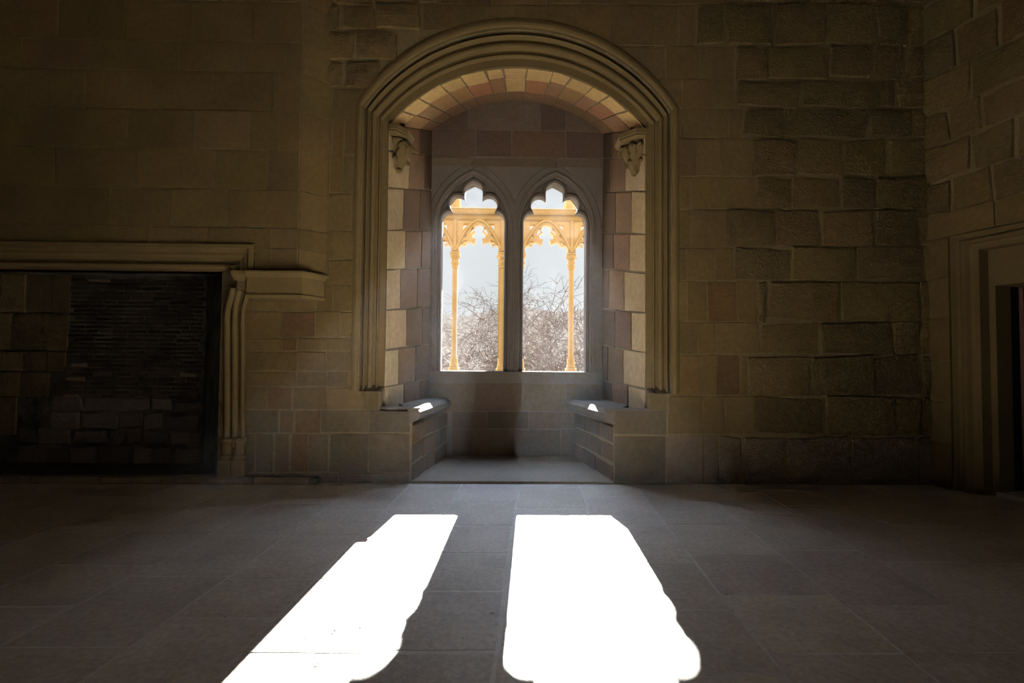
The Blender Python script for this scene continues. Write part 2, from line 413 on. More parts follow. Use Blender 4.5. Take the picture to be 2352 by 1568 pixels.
# parametrise the section by arc length so that blocks can follow it
import bisect
def cum(p):
    c = [0]
    for a, b in zip(p, p[1:]): c.append(c[-1]+math.hypot(a[0]-b[0], a[1]-b[1]))
    return c
cf = cum(fp); LT = cf[-1]
def sect(u, t):
    u = max(0, min(LT-1e-6, u)); i = max(0, min(len(cf)-2, bisect.bisect_right(cf, u)-1)); k = (u-cf[i])/(cf[i+1]-cf[i])
    a = (fp[i][0]+(fp[i+1][0]-fp[i][0])*k, fp[i][1]+(fp[i+1][1]-fp[i][1])*k)
    b = (bp_[i][0]+(bp_[i+1][0]-bp_[i][0])*k, bp_[i][1]+(bp_[i+1][1]-bp_[i][1])*k)
    return Vector((a[0]+(b[0]-a[0])*t, Y0+(Y1-Y0)*t, a[1]+(b[1]-a[1])*t))
def nichefn(u, v, h):
    t = v/(Y1-Y0); p = sect(u, t); q = (sect(u+.01, t)-sect(u-.01, t)).normalized(); y = (sect(u, t+.01)-sect(u, t-.01)).normalized()
    return p+q.cross(y).normalized()*h*NSGN
NSGN = 1
pm = nichefn(cf[18], .5, .1)
if pm.z > sect(cf[18], .5/(Y1-Y0)).z: NSGN = -1
niche = empty('wall_niche', (CX, D+.1, .6)); tag(niche, kind='structure')
bm = bmesh.new(); rings(bm, [[sect(c, t) for c in cf] for t in (0, .5, 1)], closed=False)
o = obj('reveal', bm, M_nichem); keep(o, niche)
Bk = Blocks(); HJ = cf[1]; dep = Y1-Y0
def nb(u0, u1, v0, v1, kind=0, col=None):
    n = max(1, int((u1-u0)/.1))
    Bk.add(nichefn, u0, u1, v0, v1, h=.006+rnd.uniform(0, .005), gap=.004, bev=.006, jit=.008, kind=kind, nu=n, nv=2, col=col)
for side in (0, 1):
    z = 0; k = 0
    seq = [.235, .34, .36, .38, .36, .40, .34, .25]
    for hgt in seq:
        z1 = min(z+hgt, HJ)
        s0 = [.42, .28, .45, .30, .40, .34, .46, .3][k] if side == 0 else [.38, .5, .3, .48, .34, .3, .46, .4][k]
        a, b = (z, z1) if side == 0 else (LT-z1, LT-z)
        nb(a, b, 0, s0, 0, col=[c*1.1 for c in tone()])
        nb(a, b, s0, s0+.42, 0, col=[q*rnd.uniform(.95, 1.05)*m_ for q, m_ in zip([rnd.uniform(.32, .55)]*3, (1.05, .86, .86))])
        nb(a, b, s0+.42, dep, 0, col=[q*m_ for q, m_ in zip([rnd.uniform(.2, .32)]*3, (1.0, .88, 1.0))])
        z = z1; k += 1
# voussoirs
na = 13; us = [HJ]
ws = [rnd.uniform(.75, 1.25) for _ in range(na)]; tot = sum(ws)
for q in ws: us.append(us[-1]+q/tot*(LT-2*HJ))
for i in range(na):
    m = .30+.03*math.sin(i*2.1)
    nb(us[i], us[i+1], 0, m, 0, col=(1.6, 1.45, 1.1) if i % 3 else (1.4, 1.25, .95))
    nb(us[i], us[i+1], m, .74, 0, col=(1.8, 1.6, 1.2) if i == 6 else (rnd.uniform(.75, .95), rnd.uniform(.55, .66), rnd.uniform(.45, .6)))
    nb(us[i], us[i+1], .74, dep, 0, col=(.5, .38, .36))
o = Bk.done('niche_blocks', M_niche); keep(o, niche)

# ------------------------------------------------------------ window wall at the back of the niche (also the outer facade)
S = 1/204.1*1.0
PXM = (W*1.0)/F
def wx(px): return X(px, W)
SILL = .960
WCX = (-.355, .588)
def cinq(cx, o):
    """cinquefoil-headed light outline, offset o metres; fixed point count"""
    k = PXM
    zs = 3.204-(560-398-2)*k              # centre of rays (y=560)
    zc = lambda y: 3.204-(y-398)*k
    circ = [(0, 446, 21.5), (-36, 475.5, 20), (36, 475.5, 20), (-51.5, 514, 22), (51.5, 514, 22)]
    hw = 73*k
    pts = [(-hw-o, SILL-max(0, o)*.4)]
    n = 96; z0 = zc(560)
    a0 = math.atan2(zc(514)-z0, hw)       # spring of the side
    for i in range(n+1):
        th = (math.pi-a0)+(2*a0-math.pi)*i/n
        dx, dz = math.cos(th), math.sin(th)
        best = 0
        # body
        if abs(dx) > 1e-6:
            q = (hw+o)/abs(dx)
            if q*dz <= zc(514)-z0+1e-9: best = q
            else: best = max(best, (zc(514)-z0)/max(dz, 1e-6) if (zc(514)-z0)/max(dz, 1e-6)*abs(dx) <= hw+o else 0)
        else: best = (zc(480)-z0)/dz
        if abs(dx/dz) < .42: best = max(best, (zc(475)-z0)/dz)
        for x_, y_, r_ in circ:
            px, pz, rr = x_*k, zc(y_)-z0, r_*k+o
            bq = dx*px+dz*pz; disc = bq*bq-(px*px+pz*pz-rr*rr)
            if disc > 0: best = max(best, bq+math.sqrt(disc))
        pts.append((dx*best, z0+dz*best))
    pts.append((hw+o, SILL-max(0, o)*.4))
    # ogee tip on the head
    out = []
    for x, z in pts:
        if abs(x) < 8*k and z > zc(430): z += (8*k-abs(x))*.12
        if z > SILL+.1: z = EYE+(z-EYE)*1.036
        out.append((cx+x, z))
    return out
def lancet(cx, o, n=40, bottom=SILL):
    k = PXM; hw = 83*k+o; zs = 3.204-(520-398)*k; top = 3.204+o*1.25; rise = top-zs
    R = (hw*hw+rise*rise)/(2*hw)
    pts = [(cx-hw, bottom)]
    a1 = math.asin(min(1, rise/R))
    for i in range(n//2+1):
        a = a1*i/(n//2); pts.append((cx-hw+R-R*math.cos(a), zs+R*math.sin(a)))
    for i in range(n//2-1, -1, -1):
        a = a1*i/(n//2); pts.append((cx+hw-R+R*math.cos(a), zs+R*math.sin(a)))
    pts.append((cx+hw, bottom))
    return pts
WO = [(-6.5, -.6), (6.5, -.6), (6.5, 7.0), (-6.5, 7.0)]
# spandrel facing in front of the hollow arches
a, b = lancet(WCX[0], .115), lancet(WCX[1], .115)
mid = (WCX[0]+WCX[1])/2
a = [p for p in a[1:-1] if p[0] < mid]; b = [p for p in b[1:-1] if p[0] > mid]
sp_hole = [(BXL-.1, SILL), (BXL-.1, a[0][1])]+a+b+[(BXR+.1, b[-1][1]), (BXR+.1, SILL)]
spand = plate('wall_window_spandrel', [(BXL-.2, -.1), (BXR+.2, -.1), (BXR+.2, 4.2), (BXL-.2, 4.2)], [sp_hole], W, W+.05, M_win)
tag(spand, kind='structure')
# the main thickness with lancet openings, outer face is the facade
wallw = plate('wall_outer', WO, [lancet(c, 0) for c in WCX], W+.05, W+.16, M_win); tag(wallw, kind='structure')
wallo = plate('facade', WO, [lancet(c, -.01) for c in WCX], W+.26, W+.42, M_ext); wallo.parent = wallw
# dressed blocks above the tracery, inside the niche
Bk = Blocks()
for (a_, b_, xs) in ((220, 300, [985, 1075, 1165, 1240, 1300, 1385]), (300, 362, [985, 1092, 1175, 1300, 1385]), (362, 384, [980, 1085, 1277, 1385])):
    for q, r in zip(xs, xs[1:]):
        Bk.add(wallfn(W), X(q, W, 300), X(r, W, 300), Z(b_, W), Z(a_, W), h=.004+rnd.uniform(0, .004), gap=.003, bev=.004, jit=.005, kind=rnd.choice((0, 1)) if b_ < 370 else 0)
for (a_, b_, xs) in ((880, 945, [985, 1090, 1200, 1300, 1390]), (945, 985, [1040, 1120, 1215, 1330]), (985, 1050, [1040, 1090, 1180, 1290, 1340])):
    for q, r in zip(xs, xs[1:]):
        Bk.add(wallfn(W), X(q, W), X(r, W), Z(b_, W), Z(a_, W), h=.004+rnd.uniform(0, .003), gap=.003, bev=.004, jit=.005, kind=rnd.choice((0, 2)))
blk = Bk.done('niche_back_blocks', M_nback, spand)
for wi, cx in enumerate(WCX):
    win = empty('window_%d' % (wi+1), (cx, W+.1, SILL)); tag(win, kind='structure')
    bm = bmesh.new()      # chamfered hood band
    rings(bm, [[(x, W+.05-e_, z) for x, z in lancet(cx, q)] for q, e_ in ((.055, -.001), (.050, .012), (.035, .016), (.02, .006), (.0, -.045), (-.004, -.11))], closed=False)
    keep(obj('hood_moulding', fixn(bm), M_win), win)
    pl = plate('tracery', lancet(cx, .03, bottom=SILL-.06), [cinq(cx, .028)], W+.13, W+.26, M_win); keep(pl, win)
    bm = bmesh.new()
    pr = ((.030, .14), (.030, .105), (.026, .098), (.022, .104), (.020, .116), (.016, .119), (.013, .112), (.009, .112), (.006, .125), (.003, .15), (0, .158), (0, .235), (.01, .262), (.03, .262))
    rings(bm, [[(x, W+e_, z) for x, z in cinq(cx, q)] for q, e_ in pr], closed=False)
    keep(obj('foil_moulding', fixn(bm), M_win), win)
    bm = bmesh.new(); box(bm, cx-83*PXM-.01, cx+83*PXM+.01, W-.004, W+.45, SILL-.05, SILL); keep(obj('sill', fixn(bm), M_win), win)
# glass
m, nt, b, out = nodes('dusty_glass'); nt.nodes.remove(b)
tr = N(nt, 'ShaderNodeBsdfTransparent'); tr.inputs[0].default_value = (.965, .975, .97, 1)
gl = N(nt, 'ShaderNodeBsdfGlossy', i_Roughness=.03); df = N(nt, 'ShaderNodeBsdfTranslucent'); df.inputs[0].default_value = (.9, .9, .92, 1)
mx = N(nt, 'ShaderNodeMixShader', i_Fac=.05); mx2 = N(nt, 'ShaderNodeMixShader')
nn = N(nt, 'ShaderNodeTexNoise', i_Scale=5.0, i_Detail=5.0); geo = N(nt, 'ShaderNodeNewGeometry'); nt.links.new(geo.outputs['Position'], nn.inputs['Vector'])
rr = N(nt, 'ShaderNodeMapRange'); rr.inputs[1].default_value = .4; rr.inputs[2].default_value = .75; rr.inputs[3].default_value = .0; rr.inputs[4].default_value = .0014
nt.links.new(nn.outputs[0], rr.inputs[0]); nt.links.new(rr.outputs[0], mx2.inputs[0])
nt.links.new(tr.outputs[0], mx.inputs[1]); nt.links.new(gl.outputs[0], mx.inputs[2]); nt.links.new(mx.outputs[0], mx2.inputs[1]); nt.links.new(df.outputs[0], mx2.inputs[2]); nt.links.new(mx2.outputs[0], out.inputs[0])
M_glass = m
for wi, cx in enumerate(WCX):
    win = bpy.data.objects['window_%d' % (wi+1)]
    pl = plate('glass_pane', cinq(cx, .004), [], W+.196, W+.20, M_glass); keep(pl, win)

# ------------------------------------------------------------ window seats
def seat(side, nf, nb_, ff, fb, lip, label):
    """nf/nb: nose x at front/back; ff/fb: supporting face x; lip: outer tip of the slab on the wall face"""
    root = empty('window_seat', ((ff+lip)/2, D+.5, 0)); tag(root, label, 'stone bench')
    s = side   # +1 left seat: nose points to +x
    zt = .66
    prof = [(0, zt), (-.050, zt), (0, zt-.036), (0, zt-.085), (-.02, zt-.105), (-.05, zt-.118), (-.09, zt-.14), (-.125, zt-.165)]
    bm = bmesh.new()
    for (Ya, xa), (Yb, xb) in (((D-.004, nf), (W+.01, nb_)),):
        L0 = (lip, D-.012); far = -1.3 if s > 0 else 1.55
        pr = prof[1:]
        ra = [(xa+s*q, Ya, z) for q, z in pr]; rb = [(xb+s*q, Yb, z) for q, z in pr]
        # keep slab inside its side: add outer points
        ra = [(ff-s*.04, Ya, zt)]+ra+[(ff-s*.04, Ya, zt-.165)]
        rb = [(far, Yb, zt)]+rb+[(fb-s*.05, Yb, zt-.165)]
        n = 6
        R3 = []
        for i in range(n+1):
            t = i/n
            R3.append([tuple(p[j]+(q[j]-p[j])*t+(rnd.uniform(-.003, .003) if 0 < i < n and 1 < k < 6 and j != 1 else 0) for j in range(3)) for k, (p, q) in enumerate(zip(ra, rb))])
        rings(bm, R3, True, True)
    bmesh.ops.triangulate(bm, faces=[f for f in bm.faces if len(f.verts) > 4])
    keep(obj('seat_slab', fixn(bm), M_seat), root)
    bm = bmesh.new(); pts = [(lip, D-.003), (nf+s*-.05, D-.024), (nf, D-.02), (nf, D+.01), (ff, D+.14), (far, D+.14), (far, D-.003)]
    if s < 0: pts = pts[::-1]
    prism(bm, pts, lambda u, v, k: (u, v, zt-.012 if k == 0 else zt+.002)); keep(obj('seat_ledge', fixn(bm), M_seat), root)
    Bq = Blocks()
    v = Vector((fb-ff, W-D-.0, 0)); Ls = v.length; v.normalize(); nrm = Vector((v.y*s, -v.x*s, 0))
    def fn(u, z, h): return Vector((ff, D+.002, 0))+v*u+nrm*h+Vector((0, 0, z))
    z = 0
    for hgt in (.17, .18, .17):
        u = 0
        while u < Ls-.05:
            u1 = min(Ls, u+rnd.uniform(.28, .5)); 
            if Ls-u1 < .12: u1 = Ls
            Bq.add(fn, u, u1, z, min(z+hgt, .515), h=.004+rnd.uniform(0, .012), gap=.006, bev=.012, jit=.012, col=[q*m_ for q, m_ in zip([rnd.uniform(.5, .8)]*3, (1, .88, .9))], nu=3, nv=2, bulge=.006, rough=.5)
            u = u1
        z += hgt
    bm2 = bmesh.new(); bb = [Vector((ff, D+.002, 0)), Vector((fb, W, 0))]
    x_out = -1.3 if s > 0 else 1.55
    pts = [(ff, D+.004), (fb, W+.01), (x_out, W+.01), (x_out, D+.13), (ff-s*.0, D+.13)]
    prism(bm2, pts, lambda u, v_, k: (u, v_, -.05 if k == 0 else .50))
    keep(obj('bench_core', fixn(bm2), M_mortar), root)
    keep(Bq.done('bench_blocks', M_wall), root)
seat(1, X(967, D), X(1036, W), FLL, X(1028, W), X(828, D), 'stone window bench left of the niche with a chipped sunlit edge')
seat(-1, X(1389, D), X(1297, W), FLR, X(1322, W), X(1532, D), 'stone window bench right of the niche with a clean sunlit edge')
# niche floor, slightly raised
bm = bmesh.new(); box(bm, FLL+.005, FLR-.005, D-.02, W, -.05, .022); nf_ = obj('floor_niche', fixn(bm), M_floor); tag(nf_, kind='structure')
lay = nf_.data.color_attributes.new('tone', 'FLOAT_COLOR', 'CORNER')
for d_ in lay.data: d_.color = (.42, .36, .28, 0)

# ------------------------------------------------------------ corbels
def corbel(side, broken, label):
    s = side                                   # +1 left jamb
    xj = (lambda Y: sect(1.0, (Y-Y0)/(Y1-Y0)).x) if s > 0 else (lambda Y: sect(LT-1.0, (Y-Y0)/(Y1-Y0)).x)
    Yc = D+.30; x0 = xj(Yc)-s*.03
    root = empty('carved_corbel', (x0, Yc, 3.0)); tag(root, label, 'corbel')
    zt = Z(313, Yc)
    def half(r, z, fy=1.0, n=9, lobes=0, amp=0):
        out = []
        for i in range(n):
            a = -math.pi/2+math.pi*i/(n-1)
            rr_ = r*(1+(amp*math.cos(a*lobes) if lobes else 0))
            out.append((x0+s*rr_*math.cos(a), Yc+rr_*fy*math.sin(a), z))
        return out
    def poly8(r, z):
        a = [-90, -67.5, -22.5, 22.5, 67.5, 90]
        return [(x0+s*r*math.cos(R_(q))/math.cos(R_(22.5 if abs(q) < 89 else 0)), Yc+r*math.sin(R_(q))/math.cos(R_(22.5 if abs(q) < 89 else 0)), z) for q in a]
    bm = bmesh.new()
    rings(bm, [poly8(r, zt+z) for r, z in ((.20, 0), (.235, -.002), (.235, -.045), (.222, -.05), (.222, -.058), (.228, -.062), (.215, -.075), (.19, -.082))], True, True)
    if broken:
        for v in bm.verts:
            k = noise.noise(v.co*9)
            v.co.x -= s*max(0, (v.co.x-x0)*s)*(.22+.25*abs(k)); v.co.y += .02*k
    ab = keep(obj('abacus', fixn(bm), M_trim), root)
    bm = bmesh.new()
    prof = [(.150, -.08), (.135, -.11), (.118, -.16), (.096, -.21), (.074, -.26), (.055, -.30), (.045, -.325), (.055, -.34), (.048, -.365), (.02, -.385)]
    rings(bm, [half(r, zt+z, 1, 17, 0, 0) for r, z in prof], True, True)
    if broken:
        for v in bm.verts:
            k = noise.noise(v.co*14); v.co += Vector((s*abs(k)*.03, k*.03, k*.03))
    keep(obj('bell', fixn(bm), M_trim, smooth=True), root)
    def br(z):
        for (ra_, za_), (rb_, zb_) in zip(prof, prof[1:]):
            if zb_ <= z <= za_: return ra_+(rb_-ra_)*(za_-z)/(za_-zb_)
        return .05 if z < -.3 else .15
    for tier, (zb, ztp, cnt, w0, curl) in enumerate(((-.33, -.10, 6, .040, .055), (-.36, -.235, 4, .036, .05))):
        for i in range(cnt):
            if broken and (i*3+tier) % 4 == 0: continue
            a = R_(-76+152*i/(cnt-1)+rnd.uniform(-4, 4))
            bm = bmesh.new(); L_ = []
            top = ztp+(rnd.uniform(-.05, .0) if broken else 0)
            for k in range(12):
                t = k/11
                z = zb+(top-zb)*min(1, t/.82)
                r = br(z)+.010+.02*math.sin(t*math.pi)
                if t > .7: r += curl*((t-.7)/.3)**1.3
                if t > .82: z -= .045*((t-.82)/.18)**1.5
                wd = w0*(.35+.95*math.sin(math.pi*min(1, t*.95+.05)))*(1.0 if k % 3 else .62)
                row = []
                for q in (-1, -.55, 0, .55, 1):
                    dr = (-.016, .008, .0, .008, -.016)[int((q+1)*2+.01) if q in (-1, 0, 1) else (1 if q < 0 else 3)]+(.014 if q == 0 else 0)
                    row.append((x0+s*((r+dr)*math.cos(a))-s*math.sin(a)*q*wd, Yc+(r+dr)*math.sin(a)+math.cos(a)*q*wd, zt+z))
                L_.append(row)
            rings(bm, L_, False)
            ob = obj('leaf', fixn(bm), M_trim, smooth=True); keep(ob, root)
            md = ob.modifiers.new('s', 'SOLIDIFY'); md.thickness = .010; md.offset = 0
    # stub of the lost rib above
    bm = bmesh.new(); box(bm, min(x0, x0+s*.10), max(x0, x0+s*.10), Yc-.02, Yc+.05, zt, zt+.10); keep(obj('rib_stub', fixn(bm), M_trim), root)
corbel(1, True, 'broken carved leaf corbel high on the left side of the niche')
corbel(-1, False, 'crisp carved leaf corbel high on the right side of the niche')

# ------------------------------------------------------------ chimney hood and fireplace
YH = 4.50
HX = X(677, YH); HXW = X(747, D)
fire = empty('fireplace', (X(250, D), D, 0)); tag(fire, 'wide stone fireplace with moulded lintel, projecting hood and sooty brick back', 'fireplace')
HZ0 = Z(632, YH)
bm = bmesh.new()
LXR, LYT = X(578, YH), Z(569, YH)          # lintel frame outer corner
prism(bm, [(-5.9, LYT), (LXR, LYT), (LXR, HZ0), (HX, HZ0), (HX, ZTOP), (-5.9, ZTOP)], lambda u, v, k: (u, YH+.008 if k == 0 else D+.01, v))
prism(bm, [(0, HZ0), (1, HZ0), (1, ZTOP), (0, ZTOP)], lambda u, v, k: ((HX-.004+(HXW-HX)*u) if k == 0 else HX-.004+(HXW-HX)*u, (YH+.006+(D-YH)*u) if k == 0 else D+.01, v))
keep(obj('hood', fixn(bm), M_mortar), fire)
Bk = Blocks()
hr = [(-140, 3, [0, 140, 330, 480, 600]), (3, 95, [-60, 105, 260, 420, 560]), (95, 164, [-150, 20, 180, 390, 541, 640]), (164, 253, [-100, 173, 350, 470, 611]),
      (253, 343, [-200, 30, 275, 430, 560, 628]), (343, 434, [-120, 110, 300, 480, 603]), (434, 521, [-200, 20, 240, 380, 514, 600]), (521, 569, [-300, -40, 150, 330, 470, 616])]
for a, b, xs in hr:
    for q, r in zip([-560]+xs, xs+[677]):
        Bk.add(wallfn(YH+.008), X(q, YH), X(r, YH), Z(b, YH, 500), Z(a, YH, 500), h=.006+rnd.uniform(0, .003), gap=.0025, bev=.004, jit=.003)
Bk.add(wallfn(YH+.008), LXR+.004, X(616, YH), Z(632, YH, 600), Z(569, YH, 600), h=.007, gap=.003, bev=.004)
Bk.add(wallfn(YH+.008), X(616, YH), HX, Z(632, YH, 600), Z(569, YH, 600), h=.007, gap=.003, bev=.004)
ch = Vector((HXW-HX, D-YH, 0)); chl = ch.length; ch.normalize(); cn = Vector((ch.y, -ch.x, 0))
def chf(u, v, h): return Vector((HX, YH+.008, v))+ch*u+cn*h
for a, b, _ in hr+[(569, 632, 0)]:
    Bk.add(chf, 0.0, chl, Z(b, YH, 500), Z(a, YH, 500), h=.006, gap=.0025, bev=.004, jit=.002)
keep(Bk.done('hood_blocks', M_wall), fire)
# lintel moulding (mitred L)
pp = YH/F
LP = [(0, .0), (0, -.022), (1, -.026), (10, -.026), (12, -.012), (13, .012), (18, .018), (24, .016), (30, .026), (36, .03), (37, .065), (41, .075), (43, .06), (44, .036), (47, .026), (51, .026), (54, .034), (56, .05), (56, .30)]
bm = bmesh.new(); rs = []
for d, y in LP:
    d *= pp
    rs.append([(-5.9, YH+y, LYT-d), (LXR-d, YH+y, LYT-d), (LXR-d, YH+y, Z(624, YH, 540))])
rings(bm, rs, closed=False)
keep(obj('lintel', fixn(bm), M_trim), fire)
bm = bmesh.new(); box(bm, -5.9, FX1+.2, D-.0, D+.28, LYT-56*pp, LYT); keep(obj('inner_lintel', fixn(bm), M_soot), fire)
# shelf right of the opening
bm = bmesh.new()
SX0, SX1, SX2 = X(566, YH), X(690, YH-.03), X(742, D)
def shelf_ring(e, z):
    return [(SX0, YH-.03-e, z), (SX1+e*.4, YH-.03-e, z), (SX2+e, D-.002, z), (SX2+e, D+.05, z), (SX0, D+.05, z)]
z1, z2, z3, z4 = Z(623, YH, 630), Z(638, YH, 630), Z(677, YH, 630), Z(686, YH, 630)
rings(bm, [shelf_ring(e, z) for e, z in ((.0, z1+.012), (.038, z1-.004), (.040, z1-.018), (.03, z1-.034), (.014, z2), (0, z2-.002), (0, z3+.004), (.012, z3), (.014, z3-.012), (.008, z4+.006), (-.02, z4)) if True], True, True)
keep(obj('shelf', fixn(bm), M_trim), fire)
# jamb shafts curving forward under the lintel
def jx(px, Y, py): return at(px, py, Y)
bm = bmesh.new()
for p_lo, p_hi, r in ((522, 536, .030), (539, 549, .026), (557, 570, .020), (530.5, 543, .014), (548, 560, .016)):
    pts = []
    for py, t in ((1026, 0), (900, 0), (740, 0), (722, .04), (705, .2), (690, .5), (677, .8), (666, .96), (660, 1)):
        Y = D-.02+(YH+.075-D)*t+(0 if r > .017 else .03)
        pts.append(at(p_lo+(p_hi-p_lo)*t, py, Y))
    tube(bm, pts, r, 12)
keep(obj('jamb_shafts', fixn(bm), M_trim, smooth=True), fire)
bm = bmesh.new()
box(bm, X(512, D), X(566, D), D-.012, D+.5, 0, Z(700, D)); box(bm, X(530, D), X(570, D), YH+.14, D+.5, Z(720, D), Z(620, D))
keep(obj('jamb_core', fixn(bm), M_trim), fire)
bm = bmesh.new()
for a, b, e in ((520, 566, 0),):
    rs = []
    for g, py in ((-.012, 666), (-.004, 660), (-.004, 645), (.012, 641), (.030, 632), (.034, 627), (.034, 622)):
        x0, x1 = X(530, YH)-g, X(566, YH)+g*.3; y0, y1 = YH-.0-g, D
        z = Z(py, YH, 540); c = .03
        rs.append([(x0, y1, z), (x0, y0+c, z), (x0+c, y0, z), (x1-c, y0, z), (x1, y0+c, z), (x1, y1, z)])
    rings(bm, rs, True, True)
keep(obj('jamb_capital', fixn(bm), M_trim), fire)
bm = bmesh.new()
for px, r in ((522, .05), (551, .047)):
    c = at(px, 1040, D-.02)
    zz = lambda py: Z(py, D, 530)
    lathe(bm, c.x, c.y, [(r*.8, zz(1003)), (r*1.15, zz(1006)), (r*1.2, zz(1011)), (r*.85, zz(1016)), (r*.8, zz(1040)), (r*1.15, zz(1044)), (r*1.3, zz(1049)), (r*1.25, zz(1052)), (r*1.3, zz(1053)), (r*1.35, 0)], 16, {8, 9})
keep(obj('jamb_base', fixn(bm), M_trim), fire)
# firebox
FY = 5.22
bm = bmesh.new()
fxr = X(470, FY)
prism(bm, [(-5.6, -.05), (fxr, -.05), (fxr, 3.2), (-5.6, 3.2)], lambda u, v, k: (u, FY+(.1 if k else 0), v))
keep(obj('fireback', fixn(bm), M_soot), fire)
bm = bmesh.new()
a, b = Vector((FX1, D+.02, 0)), Vector((fxr, FY+.02, 0))
vs = [bm.verts.new(p) for p in (a, b, b+Vector((.1, 0, 0)), a+Vector((.1, 0, 0)))]; f = bm.faces.new(vs)
ex = bmesh.ops.extrude_face_region(bm, geom=[f]); bmesh.ops.translate(bm, vec=(0, 0, 3.2), verts=[g for g in ex['geom'] if isinstance(g, bmesh.types.BMVert)])
keep(obj('firebox_side', fixn(bm), M_soot), fire)
Bk = Blocks()
y = 640
while y < 908:
    h_ = rnd.uniform(8.5, 11.5); x = 160+rnd.uniform(-12, 8); xe = 466+rnd.uniform(-8, 5)
    while x < xe-12:
        x1 = min(xe, x+rnd.uniform(30, 52))
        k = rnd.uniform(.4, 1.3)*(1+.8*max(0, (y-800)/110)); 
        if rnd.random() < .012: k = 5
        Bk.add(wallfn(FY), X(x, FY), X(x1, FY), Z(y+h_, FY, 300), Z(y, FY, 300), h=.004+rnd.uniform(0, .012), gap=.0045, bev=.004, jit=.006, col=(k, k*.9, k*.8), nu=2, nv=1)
        x = x1
    y += h_
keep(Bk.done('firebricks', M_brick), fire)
Bk = Blocks()
for (a, b, xs) in ((625, 720, [-400, -200, 0, 58, 118, 160]), (720, 806, [-400, -100, 28, 100, 158]), (806, 853, [-400, -60, 8, 58, 112, 155]), (853, 912, [-400, -120, 20, 52, 118]), (912, 1000, [-400, -160, -40, 46])):
    for q, r in zip(xs, xs[1:]):
        k = .95 if r < 60 else .55
        Bk.add(wallfn(FY), X(q, FY), X(r, FY), Z(b, FY, 100), Z(a, FY, 100), h=.02+rnd.uniform(0, .006), gap=.003, bev=.006, jit=.006, col=(k*1.5, k*1.35, k*.8))
for (a, b) in ((912, 948), (948, 985), (985, 1025), (1025, 1076)):
    x = 120 if a < 950 else (50 if a > 990 else 46)
    while x < 468:
        x1 = x+rnd.uniform(28, 85)
        k = rnd.uniform(.7, 1.4)
        Bk.add(wallfn(FY), X(x, FY), X(min(x1, 470), FY), Z(b+rnd.uniform(-6, 6), FY, 300), Z(a+rnd.uniform(-4, 4), FY, 300), h=.008+rnd.uniform(0, .02), gap=.006, bev=.014, jit=.02, col=(k, k, k*1.05), nu=3, nv=2, bulge=.012)
        x = x1
keep(Bk.done('rubble_back', M_rubble), fire)
bm = bmesh.new(); box(bm, -5.5, FX1+.06, D+.0, FY+.05, -.02, .055); keep(obj('hearth_floor', fixn(bm), M_soot), fire)
# kerb
Bk = Blocks()
x = -5.4
kr = bmesh.new(); kx = X(520, 4.6)
box(kr, -5.5, X(735, 4.6), 4.585, D+.01, -.02, .052)
ko = obj('hearth_kerb', fixn(kr), M_mortar); keep(ko, fire)
Bk = Blocks()
while x < X(735, 4.6)-.1:
    x1 = min(X(735, 4.6), x+rnd.uniform(.45, .8)); k = rnd.uniform(.75, 1)
    Bk.add(wallfn(4.586), x, x1, .0, .058, h=.008, gap=.003, bev=.005, jit=.004, col=(k*2.2, k*2.4, k*4.4))
    Bk.add(lambda u, v, h: (u, v, .052+h), x, x1, 4.58, D+.01, h=.008, gap=.003, bev=.005, jit=.004, col=(k*2.2, k*2.4, k*4.4))
    x = x1
keep(Bk.done('kerb_stones', M_wall), fire)

# ------------------------------------------------------------ angled right wall with the doorway
P0 = Vector((XR, D, 0)); RD = Vector((.26, -.9656, 0)).normalized(); RN = Vector((RD.y, -RD.x, 0))   # RN points into the room
if RN.x > 0: RN = -RN
def rs_(px, py):
    p = hit(px, py, P0, RN); return (p-P0).dot(RD), p.z
def rfn(u, v, h): return P0+RD*u+RN*h+Vector((0, 0, v))
s_in, z_in = rs_(2237, 563); s_m, z_m = rs_(2178, 544); s_d = rs_(2258, 800)[0]
z_band = rs_(2145, 494)[1]
DOORW = 1.15
s_far = s_d+DOORW; s_end = 9.6
so_l, so_r = s_m, s_far+(s_d-s_m)
bm = bmesh.new()
prism(bm, [(-.1, -.1), (so_l, -.1), (so_l, z_m), (so_r, z_m), (so_r, -.1), (s_end, -.1), (s_end, ZTOP), (-.1, ZTOP)], lambda u, v, k: rfn(u, v, -.02 if k == 0 else -.18))
wall_right = obj('wall_right', fixn(bm), M_mortar); tag(wall_right, kind='structure')
Bk = Blocks()
def rrow(z0, z1, us, rough=1.0, kinds=None, **k):
    for i, (a, b) in enumerate(zip(us, us[1:])):
        Bk.add(lambda u, v, h: rfn(u, v, h-.02), a, b, z0, z1, h=.016+rnd.uniform(0, .010)*(1 if rough else .1), gap=.008 if rough else .003, bev=.012 if rough else .004, jit=.018 if rough else .003, rough=rough, kind=rnd.choice((0, 2, 1)) if rough else 0, nu=4 if rough else 1, nv=3 if rough else 1, bulge=.012 if rough else 0)
zz = [z_band, z_band+.30, z_band+.62, z_band+.92, z_band+1.25, z_band+1.6, z_band+1.95, z_band+2.3, z_band+2.7, z_band+3.1, ZTOP]
for i, (a, b) in enumerate(zip(zz, zz[1:])):
    us = [0]; 
    while us[-1] < 3.0: us.append(us[-1]+rnd.uniform(.22, .5))
    rrow(a, b, us)
